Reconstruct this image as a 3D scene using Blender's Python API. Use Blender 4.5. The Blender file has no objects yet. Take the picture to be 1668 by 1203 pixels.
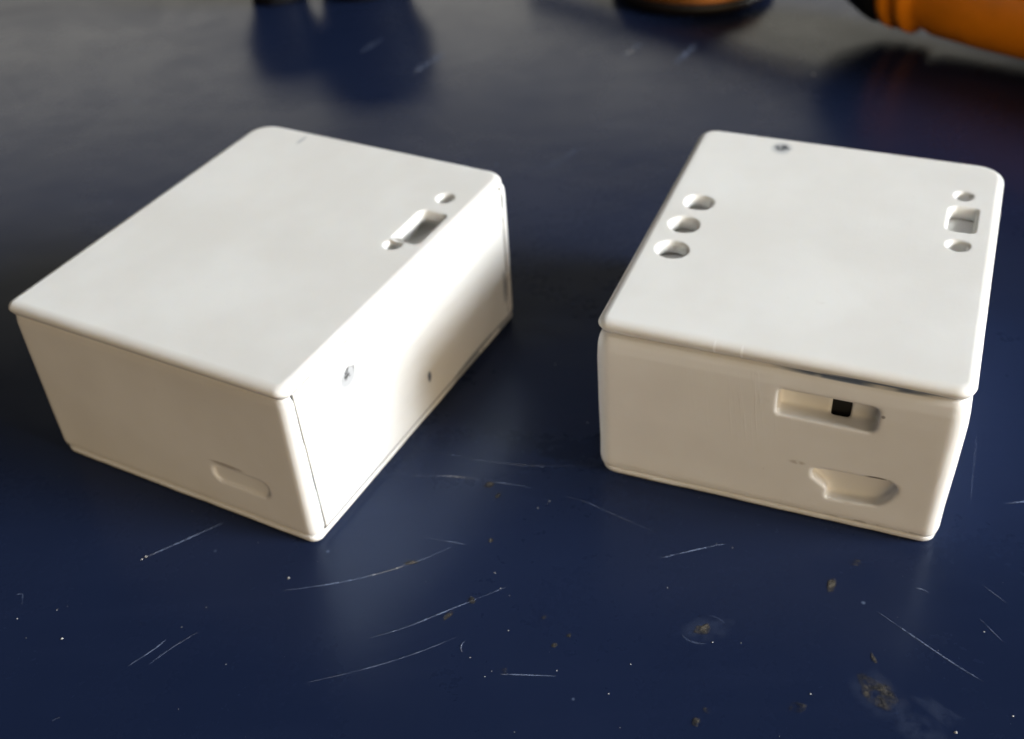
import bpy, bmesh, math, random
from mathutils import Vector, Matrix, noise
from mathutils.geometry import delaunay_2d_cdt
random.seed(7)
PI = math.pi
U = 0.1                      # one layout unit is 0.1 m
sc = bpy.context.scene
COL = sc.collection

# ------------------------------------------------------------------ camera
cd = bpy.data.cameras.new('camera')
cam = bpy.data.objects.new('camera', cd); COL.objects.link(cam)
R_ = Vector((0.99751411, -0.0440205, -0.05502541))
U_ = Vector((0.07046701, 0.62314361, 0.77892647))
W_ = Vector((0.0, 0.78086762, -0.62469654))
m = Matrix.Identity(4)
for i in range(3):
    m[i][0] = R_[i]; m[i][1] = U_[i]; m[i][2] = -W_[i]
m[2][3] = 1.0 * U
cam.matrix_world = m
cd.sensor_fit = 'HORIZONTAL'; cd.sensor_width = 36.0
cd.lens = 1871.6 / 1668 * 36.0
cd.clip_start = 0.005; cd.clip_end = 50
cd.dof.use_dof = True; cd.dof.focus_distance = 1.19 * U; cd.dof.aperture_fstop = 27
sc.camera = cam

# ------------------------------------------------------------------ light
world = bpy.data.worlds.new('World'); sc.world = world; world.use_nodes = True
bg = world.node_tree.nodes['Background']
bg.inputs[0].default_value = (1.0, 0.93, 0.84, 1); bg.inputs[1].default_value = 0.018

def area(name, target, az, el, dist, sx, sy, power, col, spread=180):
    """az measured from +X towards +Y, elevation el, all in degrees; dist in layout units"""
    l = bpy.data.lights.new(name, 'AREA'); l.shape = 'RECTANGLE'
    l.size = sx * U; l.size_y = sy * U; l.energy = power; l.color = col
    l.spread = math.radians(spread)
    o = bpy.data.objects.new(name, l); COL.objects.link(o)
    a, e = math.radians(az), math.radians(el)
    d = Vector((math.cos(e) * math.cos(a), math.cos(e) * math.sin(a), math.sin(e)))
    o.location = (Vector(target) + d * dist) * U
    o.rotation_euler = d.to_track_quat('Z', 'Y').to_euler()
    return o
CEN = (0.2, 1.2, 0.1)
area('window_light', (.02, .80, .1), -18, 22, 8.4, 6.6, 3.8, 1.85, (0.94, 0.98, 1.0), 39)
area('far_window_light', (0.2, 1.5, 0.0), 93, 19.5, 30, 32, 6.6, 11.0, (1.0, 0.93, 0.76))
area('ceiling_light', CEN, -80, 80, 18, 14, 12, 1.6, (1.0, 0.985, 0.96))
area('room_light', CEN, -70, 12, 18, 24, 6, 16.5, (1.0, 0.765, 0.47))

vs = sc.view_settings
vs.view_transform = 'Standard'; vs.look = 'None'; vs.exposure = 0; vs.gamma = 1
sc.cycles.max_bounces = 8; sc.cycles.diffuse_bounces = 5; sc.cycles.glossy_bounces = 4

# ------------------------------------------------------------------ node helpers
def nmat(name):
    mt = bpy.data.materials.new(name); mt.use_nodes = True
    nt = mt.node_tree
    return mt, nt, nt.nodes['Principled BSDF']
def N(nt, t, **kw):
    n = nt.nodes.new(t)
    for k, v in kw.items(): setattr(n, k, v)
    return n
def math_(nt, op, a, b=None, c=None, clamp=False):
    n = N(nt, 'ShaderNodeMath', operation=op); n.use_clamp = clamp
    for i, v in enumerate((a, b, c)):
        if v is None: continue
        if hasattr(v, 'is_linked'): nt.links.new(v, n.inputs[i])
        else: n.inputs[i].default_value = v
    return n.outputs[0]
def mixc(nt, fac, a, b):
    n = N(nt, 'ShaderNodeMix', data_type='RGBA')
    for s, v in ((n.inputs[0], fac), (n.inputs[6], a), (n.inputs[7], b)):
        if hasattr(v, 'is_linked'): nt.links.new(v, s)
        elif isinstance(v, tuple): s.default_value = (*v, 1) if len(v) == 3 else v
        else: s.default_value = v
    return n.outputs[2]
def ntex(nt, vec, scale, detail=4, rough=0.55, dist=0.0):
    n = N(nt, 'ShaderNodeTexNoise'); nt.links.new(vec, n.inputs['Vector'])
    n.inputs['Scale'].default_value = scale; n.inputs['Detail'].default_value = detail
    n.inputs['Roughness'].default_value = rough; n.inputs['Distortion'].default_value = dist
    return n.outputs['Fac']
def ramp(nt, v, a, b):
    n = N(nt, 'ShaderNodeMapRange'); n.clamp = True; n.interpolation_type = 'SMOOTHSTEP'
    nt.links.new(v, n.inputs[0]); n.inputs[1].default_value = a; n.inputs[2].default_value = b
    return n.outputs[0]
def coords(nt, scale=(1, 1, 1), rot=(0, 0, 0)):
    tc = N(nt, 'ShaderNodeTexCoord'); mp = N(nt, 'ShaderNodeMapping')
    nt.links.new(tc.outputs['Object'], mp.inputs['Vector'])
    mp.inputs['Scale'].default_value = [s / U for s in scale]; mp.inputs['Rotation'].default_value = rot
    return mp.outputs['Vector']
def bump(nt, height, strength, dist, prev=None):
    b = N(nt, 'ShaderNodeBump'); b.inputs['Strength'].default_value = strength
    b.inputs['Distance'].default_value = dist * U
    nt.links.new(height, b.inputs['Height'])
    if prev is not None: nt.links.new(prev, b.inputs['Normal'])
    return b.outputs['Normal']

# spot: (centre, radii, colour, amount, noise scale, noise threshold); stains and darker lines at slot and seam edges, in box coordinates
def plastic(name, spots=(), sand=None):
    mt, nt, p = nmat(name)
    v = coords(nt)
    big = ntex(nt, v, 6, 3)
    col = mixc(nt, ramp(nt, big, .3, .7), (.785, .77, .745), (.845, .838, .82))
    fine = ntex(nt, v, 60, 5, .7)
    col = mixc(nt, math_(nt, 'MULTIPLY', ramp(nt, fine, .62, .8), .18), col, (.62, .58, .52))
    for (c, r, cc, amt, ns, th) in spots:
        sub = N(nt, 'ShaderNodeVectorMath', operation='SUBTRACT'); nt.links.new(v, sub.inputs[0]); sub.inputs[1].default_value = c
        dv = N(nt, 'ShaderNodeVectorMath', operation='DIVIDE'); nt.links.new(sub.outputs[0], dv.inputs[0]); dv.inputs[1].default_value = r
        ln = N(nt, 'ShaderNodeVectorMath', operation='LENGTH'); nt.links.new(dv.outputs[0], ln.inputs[0])
        nz = ntex(nt, v, ns, 3, .6)
        f = ramp(nt, ln.outputs['Value'], 1.0, .45)
        g = ramp(nt, nz, th - .09, th + .09)
        f = math_(nt, 'MULTIPLY', math_(nt, 'MULTIPLY', f, g), amt)
        col = mixc(nt, f, col, cc)
    nt.links.new(col, p.inputs['Base Color'])
    rg = math_(nt, 'MULTIPLY_ADD', big, .16, .36)
    nt.links.new(rg, p.inputs['Roughness'])
    p.inputs['IOR'].default_value = 1.46
    p.inputs['Subsurface Weight'].default_value = .12
    p.inputs['Subsurface Radius'].default_value = (.0012, .0010, .0008)
    p.inputs['Subsurface Scale'].default_value = 1.0
    nrm = bump(nt, ntex(nt, v, 7, 2), .10, .012)
    nrm = bump(nt, ntex(nt, v, 130, 3), .05, .002, nrm)
    if sand:                                  # sanding strokes: stretched noise, strongest round one spot
        rot, ctr, rad, st = sand
        vs_ = coords(nt, (1, 1, 1), rot)
        st_ = N(nt, 'ShaderNodeMapping'); nt.links.new(vs_, st_.inputs['Vector']); st_.inputs['Scale'].default_value = (240, 240, 7)
        sn = ntex(nt, st_.outputs['Vector'], 1, 2, .6)
        sub = N(nt, 'ShaderNodeVectorMath', operation='SUBTRACT'); nt.links.new(v, sub.inputs[0]); sub.inputs[1].default_value = ctr
        ln = N(nt, 'ShaderNodeVectorMath', operation='LENGTH'); nt.links.new(sub.outputs[0], ln.inputs[0])
        f = math_(nt, 'ADD', ramp(nt, ln.outputs['Value'], rad, 0.0), .05)
        h = math_(nt, 'MULTIPLY', ramp(nt, sn, .5, .75), f)
        nrm = bump(nt, h, st, .003, nrm)
    nt.links.new(nrm, p.inputs['Normal'])
    return mt

# ------------------------------------------------------------------ mesh helpers
def link(name, me, mat=None, parent=None):
    o = bpy.data.objects.new(name, me); COL.objects.link(o)
    if mat: me.materials.append(mat)
    if parent is not None: o.parent = parent
    return o
def tag(o, label=None, cat=None, group=None, kind=None):
    if label: o['label'] = label
    if cat: o['category'] = cat
    if group: o['group'] = group
    if kind: o['kind'] = kind
    return o
def empty(name, loc, rz, label, cat, group=None):
    o = bpy.data.objects.new(name, None); COL.objects.link(o)
    o.empty_display_size = .01
    o.location = Vector(loc) * U; o.rotation_euler = (0, 0, rz)
    return tag(o, label, cat, group)
def mesh(name, verts, faces, smooth=True):
    me = bpy.data.meshes.new(name)
    me.from_pydata([tuple(c * U for c in v) for v in verts], [], faces)
    bm = bmesh.new(); bm.from_mesh(me)
    bmesh.ops.recalc_face_normals(bm, faces=bm.faces[:]); bm.to_mesh(me); bm.free()
    if smooth:
        for p in me.polygons: p.use_smooth = True
    return me
def rrect(x0, y0, x1, y1, radii, n=8):
    """rounded rectangle; radii for corners (x0,y0),(x1,y0),(x1,y1),(x0,y1)"""
    pts = []
    for (cx, cy, sx, sy, a0), r in zip(((x0, y0, 1, 1, PI), (x1, y0, -1, 1, 1.5 * PI), (x1, y1, -1, -1, 0), (x0, y1, 1, -1, .5 * PI)), radii):
        r = max(r, 1e-4)
        ox, oy = cx + sx * r, cy + sy * r
        for i in range(n + 1):
            a = a0 + .5 * PI * i / n
            pts.append((ox + r * math.cos(a), oy + r * math.sin(a)))
    return pts
def inset_rrect(x0, y0, x1, y1, radii, d, n=8):
    return rrect(x0 + d, y0 + d, x1 - d, y1 - d, [max(r - d, .0015) for r in radii], n)
def inside(poly, x, y):
    c = False; j = len(poly) - 1
    for i in range(len(poly)):
        xi, yi = poly[i]; xj, yj = poly[j]
        if (yi > y) != (yj > y) and x < (xj - xi) * (y - yi) / (yj - yi) + xi: c = not c
        j = i
    return c
def fill(outer, holes):
    pts, edges = [], []
    for lp in [outer] + holes:
        b = len(pts); pts += [Vector(p) for p in lp]
        edges += [(b + i, b + (i + 1) % len(lp)) for i in range(len(lp))]
    vs_, _, fs, *_ = delaunay_2d_cdt(pts, edges, [], 0, 1e-7)
    out = []
    for f in fs:
        cx = sum(vs_[i][0] for i in f) / len(f); cy = sum(vs_[i][1] for i in f) / len(f)
        if inside(outer, cx, cy) and not any(inside(h, cx, cy) for h in holes): out.append(tuple(f))
    return [tuple(v) for v in vs_], out

def plate(name, rect, radii, prof, holes, hprof):
    """plate whose rim follows prof [(inset, z)] from top to bottom, with holes [fn(grow)->loop] of profile hprof"""
    V, F = [], []
    def loop(pts, z):
        b = len(V); V.extend((x, y, z) for x, y in pts); return list(range(b, b + len(pts)))
    def stitch(a, b):
        n = len(a)
        for i in range(n): F.append((a[i], a[(i + 1) % n], b[(i + 1) % n], b[i]))
    sup = .0012
    for top in (True, False):
        d, z = prof[0] if top else prof[-1]
        hd, hz = hprof[0] if top else hprof[-1]
        o = inset_rrect(*rect, radii, d + sup); hs = [h(hd + sup) for h in holes]
        vs_, fs = fill(o, hs)
        b = len(V); V.extend((x, y, z) for x, y in vs_)
        F.extend(tuple(b + i for i in f) for f in fs)
    rings = [loop(inset_rrect(*rect, radii, prof[0][0] + sup), prof[0][1])]
    rings += [loop(inset_rrect(*rect, radii, d), z) for d, z in prof]
    rings.append(loop(inset_rrect(*rect, radii, prof[-1][0] + sup), prof[-1][1]))
    for a, b in zip(rings, rings[1:]): stitch(a, b)
    for h in holes:
        rings = [loop(h(hprof[0][0] + sup), hprof[0][1])] + [loop(h(d), z) for d, z in hprof] + [loop(h(hprof[-1][0] + sup), hprof[-1][1])]
        for a, b in zip(rings, rings[1:]): stitch(a, b)
    me = bpy.data.meshes.new(name)
    me.from_pydata([tuple(c * U for c in v) for v in V], [], F)
    bm = bmesh.new(); bm.from_mesh(me)
    bmesh.ops.remove_doubles(bm, verts=bm.verts[:], dist=2e-6)
    bmesh.ops.recalc_face_normals(bm, faces=bm.faces[:]); bm.to_mesh(me); bm.free()
    for p in me.polygons: p.use_smooth = True
    return me
def waver(me, amp, seed):
    for v in me.vertices:
        q = v.co / U
        n = noise.noise_vector(Vector((q.x * 11 + seed, q.y * 11, q.z * 30))) + .4 * noise.noise_vector(Vector((q.x * 45 + seed, q.y * 45, 0)))
        v.co.x += n.x * amp * U; v.co.y += n.y * amp * U
    return me
def hole_round(cx, cy, rx, ry, seed, rough=.05):
    def fn(g):
        out = []
        for i in range(40):
            a = 2 * PI * i / 40
            k = 1 + rough * noise.noise(Vector((math.cos(a) * 1.3 + seed * 7.1, math.sin(a) * 1.3, seed)))
            out.append((cx + (rx * k + g) * math.cos(a), cy + (ry * k + g) * math.sin(a)))
        return out
    return fn
def hole_slot(x0, y0, x1, y1, radii):
    return lambda g: rrect(x0 - g, y0 - g, x1 + g, y1 + g, [r + g for r in radii])

def loft(name, ring_at, zs):
    """closed solid from rings of equal length"""
    V, F = [], []; n = None
    for z in zs:
        r = ring_at(z); n = len(r)
        V.extend(p if len(p) == 3 else (p[0], p[1], z) for p in r)
    for k in range(len(zs) - 1):
        for i in range(n):
            F.append((k * n + i, k * n + (i + 1) % n, (k + 1) * n + (i + 1) % n, (k + 1) * n + i))
    F.append(tuple(range(n))[::-1]); F.append(tuple((len(zs) - 1) * n + i for i in range(n)))
    return mesh(name, V, F)
def prism(name, poly, axis, a, b):
    """polygon in the other two axes, extruded along axis from a to b"""
    def P(p, t):
        return {'x': (t, p[0], p[1]), 'y': (p[0], t, p[1]), 'z': (p[0], p[1], t)}[axis]
    n = len(poly)
    V = [P(p, a) for p in poly] + [P(p, b) for p in poly]
    F = [tuple(range(n)), tuple(range(n, 2 * n))[::-1]] + [(i, (i + 1) % n, n + (i + 1) % n, n + i) for i in range(n)]
    return mesh(name, V, F, False)
def carve(me, cutters, voxel, smooth_n, name):
    """subtract cutters, remesh finely and soften the edges as sanding does; returns a plain mesh"""
    o = bpy.data.objects.new('work', me); COL.objects.link(o)
    tmp = []
    for c in cutters:
        co = bpy.data.objects.new('work', c); COL.objects.link(co); tmp.append(co)
        b = o.modifiers.new('b', 'BOOLEAN'); b.operation = 'DIFFERENCE'; b.solver = 'EXACT'; b.object = co
    if voxel:
        r = o.modifiers.new('r', 'REMESH'); r.mode = 'VOXEL'; r.voxel_size = voxel * U; r.use_smooth_shade = True
        s = o.modifiers.new('s', 'SMOOTH'); s.factor = .5; s.iterations = smooth_n
    bpy.context.view_layer.update()
    dg = bpy.context.evaluated_depsgraph_get()
    out = bpy.data.meshes.new_from_object(o.evaluated_get(dg)); out.name = name
    for t in tmp + [o]: bpy.data.objects.remove(t, do_unlink=True)
    for p in out.polygons: p.use_smooth = True
    return out

# ------------------------------------------------------------------ table top (the setting)
def table_material():
    mt, nt, p = nmat('blue_painted_wood')
    v = coords(nt)
    a = ntex(nt, v, 1.1, 4, .6)
    col = mixc(nt, ramp(nt, a, .3, .7), (.0080, .0142, .041), (.0104, .0176, .049))
    g = N(nt, 'ShaderNodeMapping'); nt.links.new(v, g.inputs['Vector']); g.inputs['Rotation'].default_value = (0, 0, .5); g.inputs['Scale'].default_value = (1.2, 9, 1)
    gr = ntex(nt, g.outputs['Vector'], 3, 4, .6)
    col = mixc(nt, math_(nt, 'MULTIPLY', ramp(nt, gr, .45, .8), .35), col, (.013, .0205, .054))
    # fine pale dust grains and hair scratches in the paint
    vo = N(nt, 'ShaderNodeTexVoronoi'); nt.links.new(v, vo.inputs['Vector']); vo.inputs['Scale'].default_value = 22
    vo.inputs['Randomness'].default_value = 1
    sz = N(nt, 'ShaderNodeSeparateColor'); nt.links.new(vo.outputs['Color'], sz.inputs[0])
    rad = math_(nt, 'MULTIPLY', ramp(nt, sz.outputs[0], .55, 1.0), .075)
    dsp = ramp(nt, math_(nt, 'SUBTRACT', vo.outputs['Distance'], rad), .0, -.05)
    col = mixc(nt, math_(nt, 'MULTIPLY', dsp, sz.outputs[1]), col, (.12, .16, .26))
    nt.links.new(col, p.inputs['Base Color'])
    sm = ntex(nt, v, 2.2, 5, .65, .6)
    rg = math_(nt, 'MULTIPLY_ADD', ramp(nt, sm, .25, .8), .12, .20)
    rg = math_(nt, 'ADD', rg, math_(nt, 'MULTIPLY', ntex(nt, v, 90, 3), .06))
    nt.links.new(rg, p.inputs['Roughness'])
    p.inputs['IOR'].default_value = 1.36
    p.inputs['Specular Tint'].default_value = (.55, .72, 1.0, 1)   # the blue lacquer tints what it mirrors head-on
    nrm = bump(nt, ntex(nt, v, 3.0, 3), .10, .02)
    nrm = bump(nt, ntex(nt, v, 120, 3, .6), .07, .0015, nrm)
    nt.links.new(nrm, p.inputs['Normal'])
    return mt
MT = table_material()
tr = rrect(-6, -2.0, 7, 6.5, [.12] * 4)
table = link('tabletop', loft('tabletop', lambda z: [(x, y) for x, y in tr], [-.25, 0.0]), MT)
for p in table.data.polygons: p.use_smooth = False
tag(table, 'glossy dark blue painted tabletop with pale scratches and small chips', 'tabletop', kind='structure')

def scratch_material():
    mt, nt, p = nmat('scratched_paint')
    v = coords(nt)
    nz = ntex(nt, v, 55, 3, .7)
    p.inputs['Base Color'].default_value = (.30, .36, .50, 1); p.inputs['Roughness'].default_value = .55
    at = N(nt, 'ShaderNodeAttribute', attribute_name='strength')
    f = math_(nt, 'MULTIPLY', ramp(nt, nz, .30, .62), at.outputs['Fac'], clamp=True)
    nt.links.new(f, p.inputs['Alpha'])
    br = ntex(nt, v, 9, 2)
    nt.links.new(mixc(nt, ramp(nt, br, .55, .7), (.22, .28, .44), (.50, .48, .45)), p.inputs['Base Color'])
    return mt
MS = scratch_material()
def ribbon(pts, width, amp):
    # smooth the polyline, taper both ends
    P = [Vector((x, y)) for x, y in pts]
    seg = []
    for i in range(len(P) - 1):
        p0, p1, p2, p3 = P[max(i - 1, 0)], P[i], P[i + 1], P[min(i + 2, len(P) - 1)]
        for k in range(8):
            t = k / 8
            seg.append(.5 * ((2 * p1) + (-p0 + p2) * t + (2 * p0 - 5 * p1 + 4 * p2 - p3) * t * t + (-p0 + 3 * p1 - 3 * p2 + p3) * t ** 3))
    seg.append(P[-1])
    V, F, A = [], [], []
    n = len(seg)
    for i, s in enumerate(seg):
        d = (seg[min(i + 1, n - 1)] - seg[max(i - 1, 0)]).normalized(); q = Vector((-d.y, d.x))
        t = i / (n - 1); w = .85 * width * (.35 + .65 * math.sin(PI * min(max(t, .02), .98)) ** .6) * random.uniform(.8, 1.2)
        for sgn, hz in ((-1, .0004), (0, .0007), (1, .0004)):
            pt = s + q * w * sgn * .5
            V.append((pt.x, pt.y, hz)); A.append(.64 * amp * (.25 + .75 * math.sin(PI * t) ** .5))
    for i in range(n - 1):
        for k in (0, 1):
            F.append((3 * i + k, 3 * i + k + 1, 3 * i + k + 4, 3 * i + k + 3))
    me = bpy.data.meshes.new('scratch'); me.from_pydata([tuple(c * U for c in v) for v in V], [], F)
    at = me.attributes.new('strength', 'FLOAT', 'POINT')
    for i, a in enumerate(A): at.data[i].value = a
    return me
SCR = [
 ([(-0.4521, 0.9414), (-0.4071, 0.9666), (-0.3588, 0.9944)], .0022, 1.0),
 ([(-0.4357, 0.7859), (-0.4118, 0.8058), (-0.4008, 0.8181)], .0024, .75),
 ([(-0.4126, 0.7863), (-0.3918, 0.8065), (-0.3668, 0.8252)], .0016, .4),
 ([(-0.2788, 0.8768), (-0.237, 0.8802), (-0.1882, 0.8877), (-0.1322, 0.9039), (-0.0858, 0.9253)], .0017, .85),
 ([(-0.1237, 0.9455), (-0.0966, 0.937), (-0.0677, 0.9274)], .0018, .8),
 ([(-0.1765, 0.8002), (-0.1366, 0.8117), (-0.0963, 0.8285), (-0.0481, 0.8487), (-0.0235, 0.8589)], .0018, .85),
 ([(-0.2384, 0.7479), (-0.1744, 0.7612), (-0.1224, 0.7767), (-0.0795, 0.7941)], .0019, .6),
 ([(-0.0347, 0.7415), (0.0228, 0.7343)], .0018, .9),
 ([(-0.1419, 1.051), (-0.097, 1.0465), (-0.0524, 1.0364)], .0017, .7),
 ([(-0.0357, 1.0304), (0.0109, 1.0159)], .0016, .8),
 ([(-0.1011, 1.09), (-0.0502, 1.0709), (0.0115, 1.0544), (0.0959, 1.0446)], .0015, .6),
 ([(0.0534, 0.9957), (0.0819, 0.9803), (0.1093, 0.9591), (0.1624, 0.9201)], .0015, .55),
 ([(0.1538, 0.8856), (0.2013, 0.8952), (0.2322, 0.9009)], .0018, 1.0),
 ([(0.3753, 0.7873), (0.3933, 0.7641), (0.4081, 0.7451), (0.4352, 0.7115), (0.4546, 0.6902)], .0019, 1.0),
 ([(0.4981, 0.8147), (0.5144, 0.7866)], .0014, .6),
 ([(0.4784, 0.7697), (0.492, 0.7362)], .0016, .65),
 ([(0.5685, 0.9323), (0.6067, 0.9336)], .0020, 1.0),
 ([(0.577, 1.0503), (0.5539, 0.9967), (0.5304, 0.9411)], .0014, .35),
 ([(-0.5886, 0.8977), (-0.5828, 0.8999), (-0.578, 0.8832)], .0012, .6),
 ([(-0.5001, 0.7221), (-0.4977, 0.7248), (-0.4935, 0.726)], .0020, .6),
 ([(0.2796, 2.2665), (0.3221, 2.326)], .014, .8), ([(0.3777, 2.2129), (0.434, 2.2999)], .014, .8),
 ([(-0.2774, 2.3816), (-0.2365, 2.4477)], .014, .4), ([(-0.1602, 2.2581), (-0.0977, 2.3473)], .014, .8),
 ([(0.0859, 1.8111), (0.1524, 1.8819)], .008, .3)]
for i, (pts, w, a) in enumerate(SCR):
    link('scratch', ribbon(pts, w, a), MS, table)

def chip_material():
    mt, nt, p = nmat('bare_wood_chip')
    v = coords(nt)
    col = mixc(nt, ramp(nt, ntex(nt, v, 40, 4, .7), .35, .65), (.014, .014, .016), (.072, .062, .048))
    nt.links.new(col, p.inputs['Base Color']); p.inputs['Roughness'].default_value = .8
    nt.links.new(bump(nt, ntex(nt, v, 70, 4), .8, .006), p.inputs['Normal'])
    at = N(nt, 'ShaderNodeAttribute', attribute_name='strength')
    nt.links.new(math_(nt, 'MULTIPLY', at.outputs['Fac'], ramp(nt, ntex(nt, v, 45, 3, .7), .32, .62), clamp=True), p.inputs['Alpha'])
    return mt
MC = chip_material()
def chip_mesh(cx, cy, rx, ry, ang, h, seed):
    V, F, A = [], [], []
    rings = (0.0, .35, .7, 1.0); n = 18
    for ri, r in enumerate(rings):
        for i in range(n if ri else 1):
            a = 2 * PI * i / n
            k = 1 + .45 * noise.noise(Vector((math.cos(a) * 1.6 + seed * 3.7, math.sin(a) * 1.6, seed * 1.3)))
            x, y = rx * r * k * math.cos(a), ry * r * k * math.sin(a)
            z = .0005 + .25 * h * (1 - r * r)
            V.append((cx + x * math.cos(ang) - y * math.sin(ang), cy + x * math.sin(ang) + y * math.cos(ang), max(z, .0004)))
            A.append((1.1, 1.1, .8, .0)[ri])
    for i in range(n): F.append((0, 1 + i, 1 + (i + 1) % n))
    for ri in (1, 2):
        b0, b1 = 1 + (ri - 1) * n, 1 + ri * n
        for i in range(n): F.append((b0 + i, b1 + i, b1 + (i + 1) % n, b0 + (i + 1) % n))
    me = mesh('paint_chip', V, F)
    at = me.attributes.new('strength', 'FLOAT', 'POINT')
    for i, a in enumerate(A): at.data[i].value = a
    return me
CHIPS = [(0.1849, 0.7808, .010, .008, .3, .0012), (0.3363, 0.8287, .0055, .013, -.45, .001), (0.3717, 0.8578, .0065, .006, 0, .0012),
 (0.3454, 0.6853, .015, .026, .45, .0012), (0.2622, 0.6755, .0095, .0065, 0, .002), (0.3535, 0.7285, .0025, .007, .1, .0008),
 (0.1717, 0.6801, .005, .004, 0, .0008), (0.1583, 0.6669, .0045, .0065, -.5, .0012),
 (-0.0382, 1.0241, .0075, .0065, .2, .0014), (-0.0274, 1.0048, .0035, .0055, -.5, .0008), (-0.0633, 0.8439, .0045, .0065, .2, .0008),
 (-0.0306, 0.7466, .0035, .005, .2, .001), (0.0157, 0.8117, .003, .003, 0, .0008), (0.0244, 0.7736, .0035, .0035, 0, .0008),
 (-0.1322, 0.9058, .010, .004, .1, .0006), (-0.0387, 0.9305, .0035, .004, 0, .0006), (-0.0894, 0.8236, .004, .009, -.6, .0009),
 (0.0412, 0.7852, .003, .003, 0, .0008)]
for i, (x, y, rx, ry, an, h) in enumerate(CHIPS):
    link('paint_chip', chip_mesh(x, y, rx, ry, an, h, i + 1.37), MC, table)
# pale scuffed rings round the two largest chips
def scuff(cx, cy, rx, ry, ang, a0, a1, w, amp):
    pts = []
    for i in range(9):
        t = a0 + (a1 - a0) * i / 8
        x, y = rx * math.cos(t), ry * math.sin(t)
        pts.append((cx + x * math.cos(ang) - y * math.sin(ang), cy + x * math.sin(ang) + y * math.cos(ang)))
    link('scuff', ribbon(pts, w, amp), MS, table)
scuff(0.1849, 0.7800, .024, .018, 0, 3.4, 4.7, .0030, .35); scuff(0.1849, 0.7800, .026, .020, 0, .2, 1.2, .0022, .18)
scuff(0.429, 0.8097, .008, .005, -.6, .2, 2.6, .002, .7); scuff(-0.0697, 0.7786, .006, .009, 0, 1.8, 3.9, .0018, .7)
for x, y, rx, ry, an, sd in ((.346, .684, .024, .036, .45, 31.2), (.372, .640, .030, .018, -.6, 33.8), (.188, .780, .030, .018, .1, 35.1), (.40, .66, .03, .012, -.8, 36.3)):
    me = chip_mesh(x, y, rx, ry, an, 0.0, sd); me.name = 'scuff'
    for d_ in me.attributes['strength'].data: d_.value *= .055
    for v_ in me.vertices: v_.co.z = .00002
    link('scuff', me, MS, table)

# dust: pale crumbs lying on the table
MD, nt_, p_ = nmat('pale_dust'); p_.inputs['Base Color'].default_value = (.38, .38, .38, 1); p_.inputs['Roughness'].default_value = .8
SPK = [(-0.2738, 0.8955, 3), (-0.5183, 0.83, 2.6), (-0.024, 0.7976, 1.8), (-0.0659, 0.7654, 1.6), (0.1557, 0.8416, 1.6), (0.0938, 1.1277, 2), (0.1021, 0.7423, 1.6),
 (0.0604, 1.2549, 1.5), (-0.5349, 0.8722, 1.2), (-0.5776, 0.8628, 1.3), (-0.036, 0.881, 1.5), (-0.0305, 0.8578, 1.3), (0.0246, 0.7411, 1.4), (0.0341, 0.9892, 1.5), (0.407, 0.6355, 3),
 (0.4772, 0.7519, 1.6), (0.2784, 0.6909, 1.6), (0.0193, 0.9792, 1.6), (0.1917, 0.7631, 1.8), (0.2386, 0.8936, 1.4), (0.2217, 0.7597, 1.2), (0.0751, 0.7079, 1.4),
 (0.0823, 0.6674, 1.3), (-0.0231, 0.671, 1.3), (-0.0436, 0.7461, 1.2), (-0.0509, 0.7398, 1.2), (-0.3286, 0.7791, 1.4), (-0.363, 0.8603, 1.5), (-0.0206, 0.8462, 1.1), (0.4681, 0.6493, 2),
 (-.4485, .9445, 3.2), (-.4525, .9405, 2.2), (-.0365, 1.0262, 1.8), (0.6371, 2.1161, 6)]
for _ in range(120):
    SPK.append((random.uniform(-.75, .8), random.uniform(.55, 1.7), random.uniform(.35, .8)))
V, F = [], []
for x, y, s in SPK:
    b = len(V); r = s * .00068
    an = random.uniform(0, PI); el = random.uniform(.6, 1.0)
    for k in range(6):
        a = k * PI / 3; rr = r * random.uniform(.7, 1.15)
        px, py = rr * math.cos(a), rr * el * math.sin(a)
        V.append((x + px * math.cos(an) - py * math.sin(an), y + px * math.sin(an) + py * math.cos(an), .0002))
    V.append((x, y, r * .8))
    for k in range(6): F.append((b + k, b + (k + 1) % 6, b + 6))
dust = link('dust', mesh('dust', V, F, False), MD)
tag(dust, 'pale dust specks scattered over the dark blue tabletop', 'dust', kind='stuff')

# ------------------------------------------------------------------ the two white boxes
LTH = .0165
LID_PROF = [(.0105, 0), (.0075, -.0006), (.0045, -.0018), (.0022, -.0036), (.0007, -.0058), (0, -.0082), (.0006, -.0105), (.0022, -.0128), (.0032, -.0146), (.0042, -LTH)]
HOLE_PROF = [(.0045, 0), (.0026, -.0006), (.0012, -.0018), (.0004, -.0034), (0, -.006), (0, -.012), (.0002, -LTH)]
INK = (.10, .13, .19); PENCIL = (.16, .15, .15); GREY = (.42, .44, .47)

# left box ------------------------------------------------------------
LX, LY, LH = .5051, .4135, .2434
boxA = empty('electronics_case', (-.2413, .9326, 0), 1.0436, 'white plastic box with narrow slot between two pinholes, bright side panel', 'plastic box', 'small white plastic boxes on the blue table')
matA_lid = plastic('white_plastic_left_lid', [
    ((.4761, .3196, LH), (.016, .004, .02), GREY, .75, 40, .35),
    ((.02, .20, LH - .018), (.02, .12, .006), INK, .5, 25, .45)],
    (( .0, PI / 2, .3), (.35, .1, LH), .25, .015))
lidA = link('lid', lid_a := plate('lid', (0, 0, LX, LY), (.016, .026, .036, .012),
    [(d, LH + z) for d, z in LID_PROF],
    [hole_round(.4141, .0442, .0098, .0092, 1), hole_round(.2920, .0487, .0098, .0090, 2), hole_slot(.3040, .0215, .3770, .0565, (.006, .006, .008, .005))],
    [(d, LH + z) for d, z in HOLE_PROF]), matA_lid, boxA)

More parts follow.
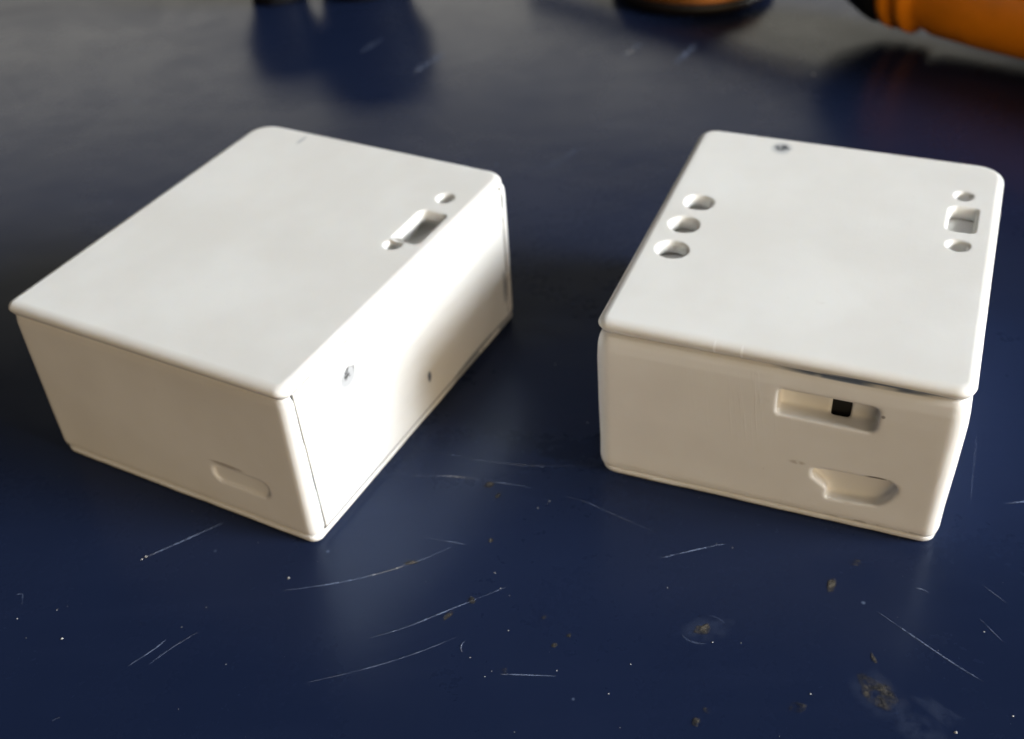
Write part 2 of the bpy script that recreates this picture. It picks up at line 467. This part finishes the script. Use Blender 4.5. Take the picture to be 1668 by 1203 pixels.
def body_rings(lx, ly, z0, z1, off, radii, drop=None):
    """off: list of (t, inset) along height"""
    def ring(z):
        t = (z - z0) / (z1 - z0)
        for (ta, a), (tb, b) in zip(off, off[1:]):
            if ta <= t <= tb:
                d = a + (b - a) * (t - ta) / (tb - ta); break
        else: d = off[-1][1]
        pts = inset_rrect(0, 0, lx, ly, radii, d + .0, 10)
        zz = lambda y: z + (drop * t * (y / ly) if drop else 0)
        return [(x, y, zz(y)) for x, y in pts]
    return ring
def levels(z0, z1, off):
    return [z0 + (z1 - z0) * t for t, _ in off]
BT = .0112                                           # base plate height
offA = [(0, .0075), (.04, .0060), (.3, .0058), (.7, .0058), (.93, .0060), (.975, .0072), (1, .0105)]
zb0, zb1 = BT, LH - LTH - .0008
meA = loft('body', body_rings(LX + .010, LY + .006, zb0, zb1, offA, (.020, .012, .02, .014)), levels(zb0, zb1, offA))
panel_poly = [(.0280, .0142), (.4922, .0134), (.4929, .2205), (.488, .2235), (.0208, .2235)]
rec = [(.0262, .0112), (.4945, .0106), (.4952, .2235), (.491, .25), (.0190, .25)]
cutA = [prism('c', rec, 'y', -.02, .0140),
        prism('c', rrect(.292, .0200, .390, .066, [.004] * 4, 3), 'z', LH - LTH - .014, LH),
        prism('c', [(p[0], p[1]) for p in rrect(.0620, .0545, .1460, .0815, [.012] * 4, 6)], 'x', -.02, .0094)]
matA_body = plastic('white_plastic_left_body', [
    ((.006, .12, .087), (.02, .032, .004), (.30, .25, .2), .6, 30, .35),
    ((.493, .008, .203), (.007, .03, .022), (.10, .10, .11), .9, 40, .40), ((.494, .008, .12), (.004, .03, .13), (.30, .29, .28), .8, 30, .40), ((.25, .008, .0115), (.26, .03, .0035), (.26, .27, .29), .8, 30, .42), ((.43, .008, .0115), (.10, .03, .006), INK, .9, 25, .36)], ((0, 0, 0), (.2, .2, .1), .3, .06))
bodyA = link('body', carve(meA, cutA, .0022, 3, 'body'), matA_body, boxA)
# glued-in side panel, its outline left as a fine gap
def panel_ring(t):
    y0, ins = t
    cx = sum(p[0] for p in panel_poly) / 5; cz = sum(p[1] for p in panel_poly) / 5
    return [(x + (ins if x < cx else -ins), y0, z + (ins if z < cz else -ins)) for x, z in panel_poly]
mpA = loft('side_panel', panel_ring, [(.0130, 0), (.0080, 0), (.0064, .0003), (.0059, .0009), (.0056, .0022), (.0055, .004)])
matA_panel = plastic('white_plastic_side_panel', [
    ((.1139, .006, .1785), (.023, .03, .019), (.36, .37, .39), .85, 60, .28),
    ((.1160, .006, .1840), (.016, .02, .010), (.05, .05, .05), .95, 130, .52),
    ((.2740, .006, .0600), (.0055, .02, .011), (.10, .12, .16), 1.0, 45, .36),
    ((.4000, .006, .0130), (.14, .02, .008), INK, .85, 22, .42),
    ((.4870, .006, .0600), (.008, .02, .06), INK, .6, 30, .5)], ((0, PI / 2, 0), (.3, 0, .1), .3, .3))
for p in mpA.polygons: p.use_smooth = False
link('side_panel', mpA, matA_panel, boxA)
# glue strip in the panel gap, coloured dark for the groove's shade
sv = [(x, .0074, z) for x, z in rec[:3]] + [(.489, .0074, .2245), (.0188, .0074, .2245)] + [(x, .0074, z) for x, z in panel_poly]
sv = sv + [(x, .0125, z) for x, y, z in sv]
sf = []
for i_ in range(5):
    j_ = (i_ + 1) % 5
    sf += [(i_, j_, 5 + j_, 5 + i_), (10 + i_, 15 + i_, 15 + j_, 10 + j_), (i_, 10 + i_, 10 + j_, j_), (5 + i_, 5 + j_, 15 + j_, 15 + i_)]
mt_g, nt_g, p_g = nmat('groove_dark_glue')
nt_g.links.new(mixc(nt_g, ramp(nt_g, ntex(nt_g, coords(nt_g), 12, 3), .35, .6), (.13, .115, .10), (.08, .09, .11)), p_g.inputs['Base Color'])
p_g.inputs['Roughness'].default_value = .7
link('shaded_glue_seam', mesh('shaded_glue_seam', sv, sf, False), mt_g, boxA)
def base_mesh(lx, ly, radii, top, ins, seed, jit):
    def ring(t):
        z, d = t
        out = []
        for i, (x, y) in enumerate(inset_rrect(0, 0, lx, ly, radii, d + ins, 10)):
            out.append((x, y, z))
        return out
    # denser outline so that the edge can waver
    def dense(t):
        z, d = t; r = [Vector(p) for p in ring(t)]; out = []
        for a, b in zip(r, r[1:] + r[:1]):
            k = max(1, int((b - a).length / .006))
            for j in range(k):
                q = a.lerp(b, j / k)
                w = noise.noise(Vector((q.x * 16, q.y * 16, seed))) + .5 * noise.noise(Vector((q.x * 60, q.y * 60, seed)))
                c = Vector((lx / 2, ly / 2, q.z)); n = (c - q).normalized()
                out.append((q.x + n.x * w * jit, q.y + n.y * w * jit, q.z + (w * jit * .8 if z > .004 else 0)))
        return out
    base = dense((0, .006)); n = len(base)
    rings = [(0, .007), (.0012, .0038), (.0035, .0016), (.0065, .0010), (top - .0022, .0008), (top - .0006, .0022), (top, .0060)]
    cnt = None
    # same topology for each ring: build from one master outline
    master = dense((.006, .0))
    cx, cy = lx / 2, ly / 2
    def ring2(t):
        z, d = t
        out = []
        for x, y, zz in master:
            v = Vector((x - cx, y - cy)); L = v.length
            ux = min(1, max(-1, v.x / (lx / 2))); uy = min(1, max(-1, v.y / (ly / 2)))
            sx = d * (abs(ux) ** 6) * (1 if ux > 0 else -1); sy = d * (abs(uy) ** 6) * (1 if uy > 0 else -1)
            out.append((x - sx, y - sy, z + ((zz - .006) if z > .006 else 0)))
        return out
    return loft('base_plate', ring2, rings)
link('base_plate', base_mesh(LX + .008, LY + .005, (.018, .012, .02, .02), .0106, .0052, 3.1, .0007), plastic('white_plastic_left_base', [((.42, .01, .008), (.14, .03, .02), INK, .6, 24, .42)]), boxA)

def nmat_black():
    mt, nt, p = nmat('black_hole_fill'); v = coords(nt)
    nt.links.new(mixc(nt, ntex(nt, v, 40), (.003, .003, .004), (.007, .007, .009)), p.inputs['Base Color'])
    p.inputs['Roughness'].default_value = .6
    return mt
# right box -----------------------------------------------------------
BX, BY, BH = .4862, .4053, .2312
boxB = empty('electronics_case', (.4654, .8694, 0), 1.1502, 'white plastic box with three round holes in its lid, two ports in front', 'plastic box', 'small white plastic boxes on the blue table')
matB_lid = plastic('white_plastic_right_lid', [
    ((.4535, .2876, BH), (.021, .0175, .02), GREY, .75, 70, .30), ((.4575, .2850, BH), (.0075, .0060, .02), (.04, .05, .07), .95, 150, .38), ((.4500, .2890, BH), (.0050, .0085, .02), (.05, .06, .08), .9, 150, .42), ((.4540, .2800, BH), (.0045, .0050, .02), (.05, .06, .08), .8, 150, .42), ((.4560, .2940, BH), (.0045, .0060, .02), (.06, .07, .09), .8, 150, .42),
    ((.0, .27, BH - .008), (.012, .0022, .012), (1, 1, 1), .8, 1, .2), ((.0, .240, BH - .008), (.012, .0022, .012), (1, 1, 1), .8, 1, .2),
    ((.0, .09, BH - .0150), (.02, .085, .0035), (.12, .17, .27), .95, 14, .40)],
    ((0, PI / 2, .5), (.30, .10, BH), .24, .035))
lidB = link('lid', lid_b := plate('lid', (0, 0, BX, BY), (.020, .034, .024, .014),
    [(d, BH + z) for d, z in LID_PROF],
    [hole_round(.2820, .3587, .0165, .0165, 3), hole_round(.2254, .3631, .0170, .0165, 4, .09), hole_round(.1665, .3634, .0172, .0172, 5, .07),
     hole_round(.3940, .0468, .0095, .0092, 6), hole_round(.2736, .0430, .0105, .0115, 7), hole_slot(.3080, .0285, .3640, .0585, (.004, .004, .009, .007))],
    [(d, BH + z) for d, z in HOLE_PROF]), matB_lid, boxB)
waver(lid_a, .0011, 2.0); waver(lid_b, .0014, 9.0)
# the lid sits a hair higher along its left edge
a = math.radians(.45)
lidB.matrix_local = Matrix.Rotation(a, 4, 'X')
offB = [(0, .0030), (.05, .0012), (.2, .0012), (.5, -.0006), (.8, -.0016), (.90, -.0008), (.955, .0014), (.985, .0042), (1, .0078)]
zc0, zc1 = BT, BH - LTH - .0006
meB = loft('body', body_rings(BX, BY, zc0, zc1, offB, (.018, .026, .02, .018)), levels(zc0, zc1, offB))
low = [(.1475, .0825), (.120, .0848), (.0640, .0862), (.0560, .0815), (.0535, .0740), (.0585, .0620), (.0661, .0500), (.0740, .0450), (.105, .0420), (.1270, .0402), (.1300, .0450), (.1285, .0540), (.1345, .0600), (.1400, .0640), (.1470, .0690)]
cutB = [prism('c', rrect(.0875, .1525, .1950, .1885, [.009, .004, .004, .007], 5), 'x', -.03, .0225),
        prism('c', low, 'x', -.03, .0150),
        prism('c', [(.1180, .1420), (.1386, .1380), (.1386, .1730), (.1172, .1733)], 'x', .019, .060)]
inner = prism('c', rrect(.052, .05, .44, .36, [.01] * 4, 3), 'z', .04, .206)
matB_body = plastic('white_plastic_right_body', [
    ((.004, .165, .087), (.02, .012, .004), (.4, .34, .28), .5, 60, .42),
    ((.004, .076, .0885), (.02, .018, .0025), (.12, .10, .09), .9, 50, .42),
    ((.004, .083, .178), (.02, .003, .003), (.12, .10, .09), .7, 1, .2),
    ((.004, .205, .065), (.02, .005, .003), (.25, .21, .17), .6, 90, .5),
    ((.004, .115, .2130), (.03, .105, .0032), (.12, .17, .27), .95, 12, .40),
    ((.004, .06, .014), (.02, .09, .004), (.2, .17, .15), .5, 55, .52)],
    ((.12, 0, 0), (0, .225, .17), .09, .10))
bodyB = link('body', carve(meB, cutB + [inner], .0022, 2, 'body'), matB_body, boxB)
link('hole_dark_block', prism('hole_dark_block', [(.105, .120), (.150, .120), (.150, .185), (.105, .185)], 'x', .027, .049), nmat_black(), boxB)  # black block added behind the square opening, stands for the dark interior
link('base_plate', base_mesh(BX, BY, (.019, .026, .02, .022), .0108, .0030, 8.4, .0010), plastic('white_plastic_right_base'), boxB)

# ------------------------------------------------------------------ things at the back of the table, out of focus
def lathe(name, prof, n=48):
    V, F = [], []
    for r, z in prof:
        for i in range(n): V.append((r * math.cos(2 * PI * i / n), r * math.sin(2 * PI * i / n), z))
    for k in range(len(prof) - 1):
        for i in range(n): F.append((k * n + i, k * n + (i + 1) % n, (k + 1) * n + (i + 1) % n, (k + 1) * n + i))
    F.append(tuple(range(n))[::-1]); F.append(tuple((len(prof) - 1) * n + i for i in range(n)))
    return mesh(name, V, F)
def simple(name, col, rough, metal=0.0, coat=0.0):
    mt, nt, p = nmat(name)
    v = coords(nt)
    f = ramp(nt, ntex(nt, v, 14, 4), .3, .7)
    nt.links.new(mixc(nt, f, tuple(c * .85 for c in col), col), p.inputs['Base Color'])
    nt.links.new(math_(nt, 'MULTIPLY_ADD', f, .08, rough), p.inputs['Roughness'])
    p.inputs['Metallic'].default_value = metal; p.inputs['Coat Weight'].default_value = coat
    return mt
MK = simple('black_rubber', (.010, .010, .012), .5)
def black_cap(x, y, r, h, label):
    t = empty('black_cap', (x, y, 0), random.random(), label, 'cap', 'black caps at the back of the table')
    link('skirt', lathe('skirt', [(r * .94, 0), (r, .006), (r * 1.05, h * .2), (r * 1.35, h * .42), (r * 1.42, h * .5), (r * 1.42, h * .78)]), MK, t)
    link('top', lathe('top', [(r * 1.40, h * .77), (r * 1.38, h * .9), (r * 1.25, h * .97), (r * .9, h)]), MK, t)
    V, F = [], []
    for i in range(28):                                  # grip ribs
        an = 2 * PI * i / 28; b = len(V)
        c, s = math.cos(an), math.sin(an)
        for rr, w in ((r * 1.40, .008), (r * 1.46, .005)):
            for z in (h * .5, h * .76):
                for sg in (-1, 1): V.append((rr * c - sg * w * s, rr * s + sg * w * c, z))
        F += [(b + 4, b + 5, b + 7, b + 6), (b, b + 4, b + 6, b + 2), (b + 1, b + 3, b + 7, b + 5), (b + 2, b + 6, b + 7, b + 3), (b, b + 1, b + 5, b + 4)]
    rb = link('grip_ribs', mesh('grip_ribs', V, F, False), MK, t); rb['kind'] = 'stuff'
black_cap(-.497, 2.752, .066, .19, 'shorter black ribbed cap at the top edge, left of the taller one')
black_cap(-.291, 2.778, .105, .26, 'taller and wider black ribbed cap at the top edge of the table')

MCO = simple('copper_amber', (.34, .12, .018), .36, .6, .15)
MKB = simple('dark_brown_plastic', (.016, .012, .010), .4)
roll = empty('copper_dish', (.483, 2.625, 0), 0, 'round dark dish with a shiny copper coloured rim at the top edge', 'dish')
link('foot', lathe('foot', [(.172, 0), (.184, .006), (.188, .018), (.186, .026), (.170, .028)]), MKB, roll)
link('rim', lathe('rim', [(.150, .026), (.180, .0275), (.181, .030), (.172, .043), (.160, .055), (.146, .063), (.135, .062), (.130, .050)]), MCO, roll)

# orange handled tool lying towards the right edge
MO = simple('orange_plastic', (1.0, .29, .005), .33, 0, .3)
MST = simple('steel', (.55, .55, .56), .25, 1.0)
MBK = simple('black_plastic', (.010, .010, .012), .38)
tool = empty('screwdriver', (.850, 2.284, .137), 0, 'screwdriver with an orange handle and black collar lying at the top right corner', 'screwdriver')
d = Vector((.198, -.191, 0)).normalized()
tool.rotation_mode = 'QUATERNION'; tool.rotation_quaternion = d.to_track_quat('Z', 'Y')
link('handle', lathe('handle', [(.100, -.012), (.114, -.006), (.117, .012), (.106, .020), (.106, .028), (.117, .035), (.118, .052), (.106, .062), (.104, .074), (.113, .10), (.117, .2), (.118, .45), (.124, .56), (.136, .66), (.137, .80), (.13, .90), (.10, .97), (.06, .99)], 64), MO, tool)
link('collar', lathe('collar', [(.030, -.16), (.050, -.15), (.068, -.125), (.090, -.085), (.106, -.05), (.112, -.03), (.108, -.010)]), MBK, tool)
link('shaft', lathe('shaft', [(.028, -1.0), (.030, -.98), (.028, -.155)], 24), MST, tool)
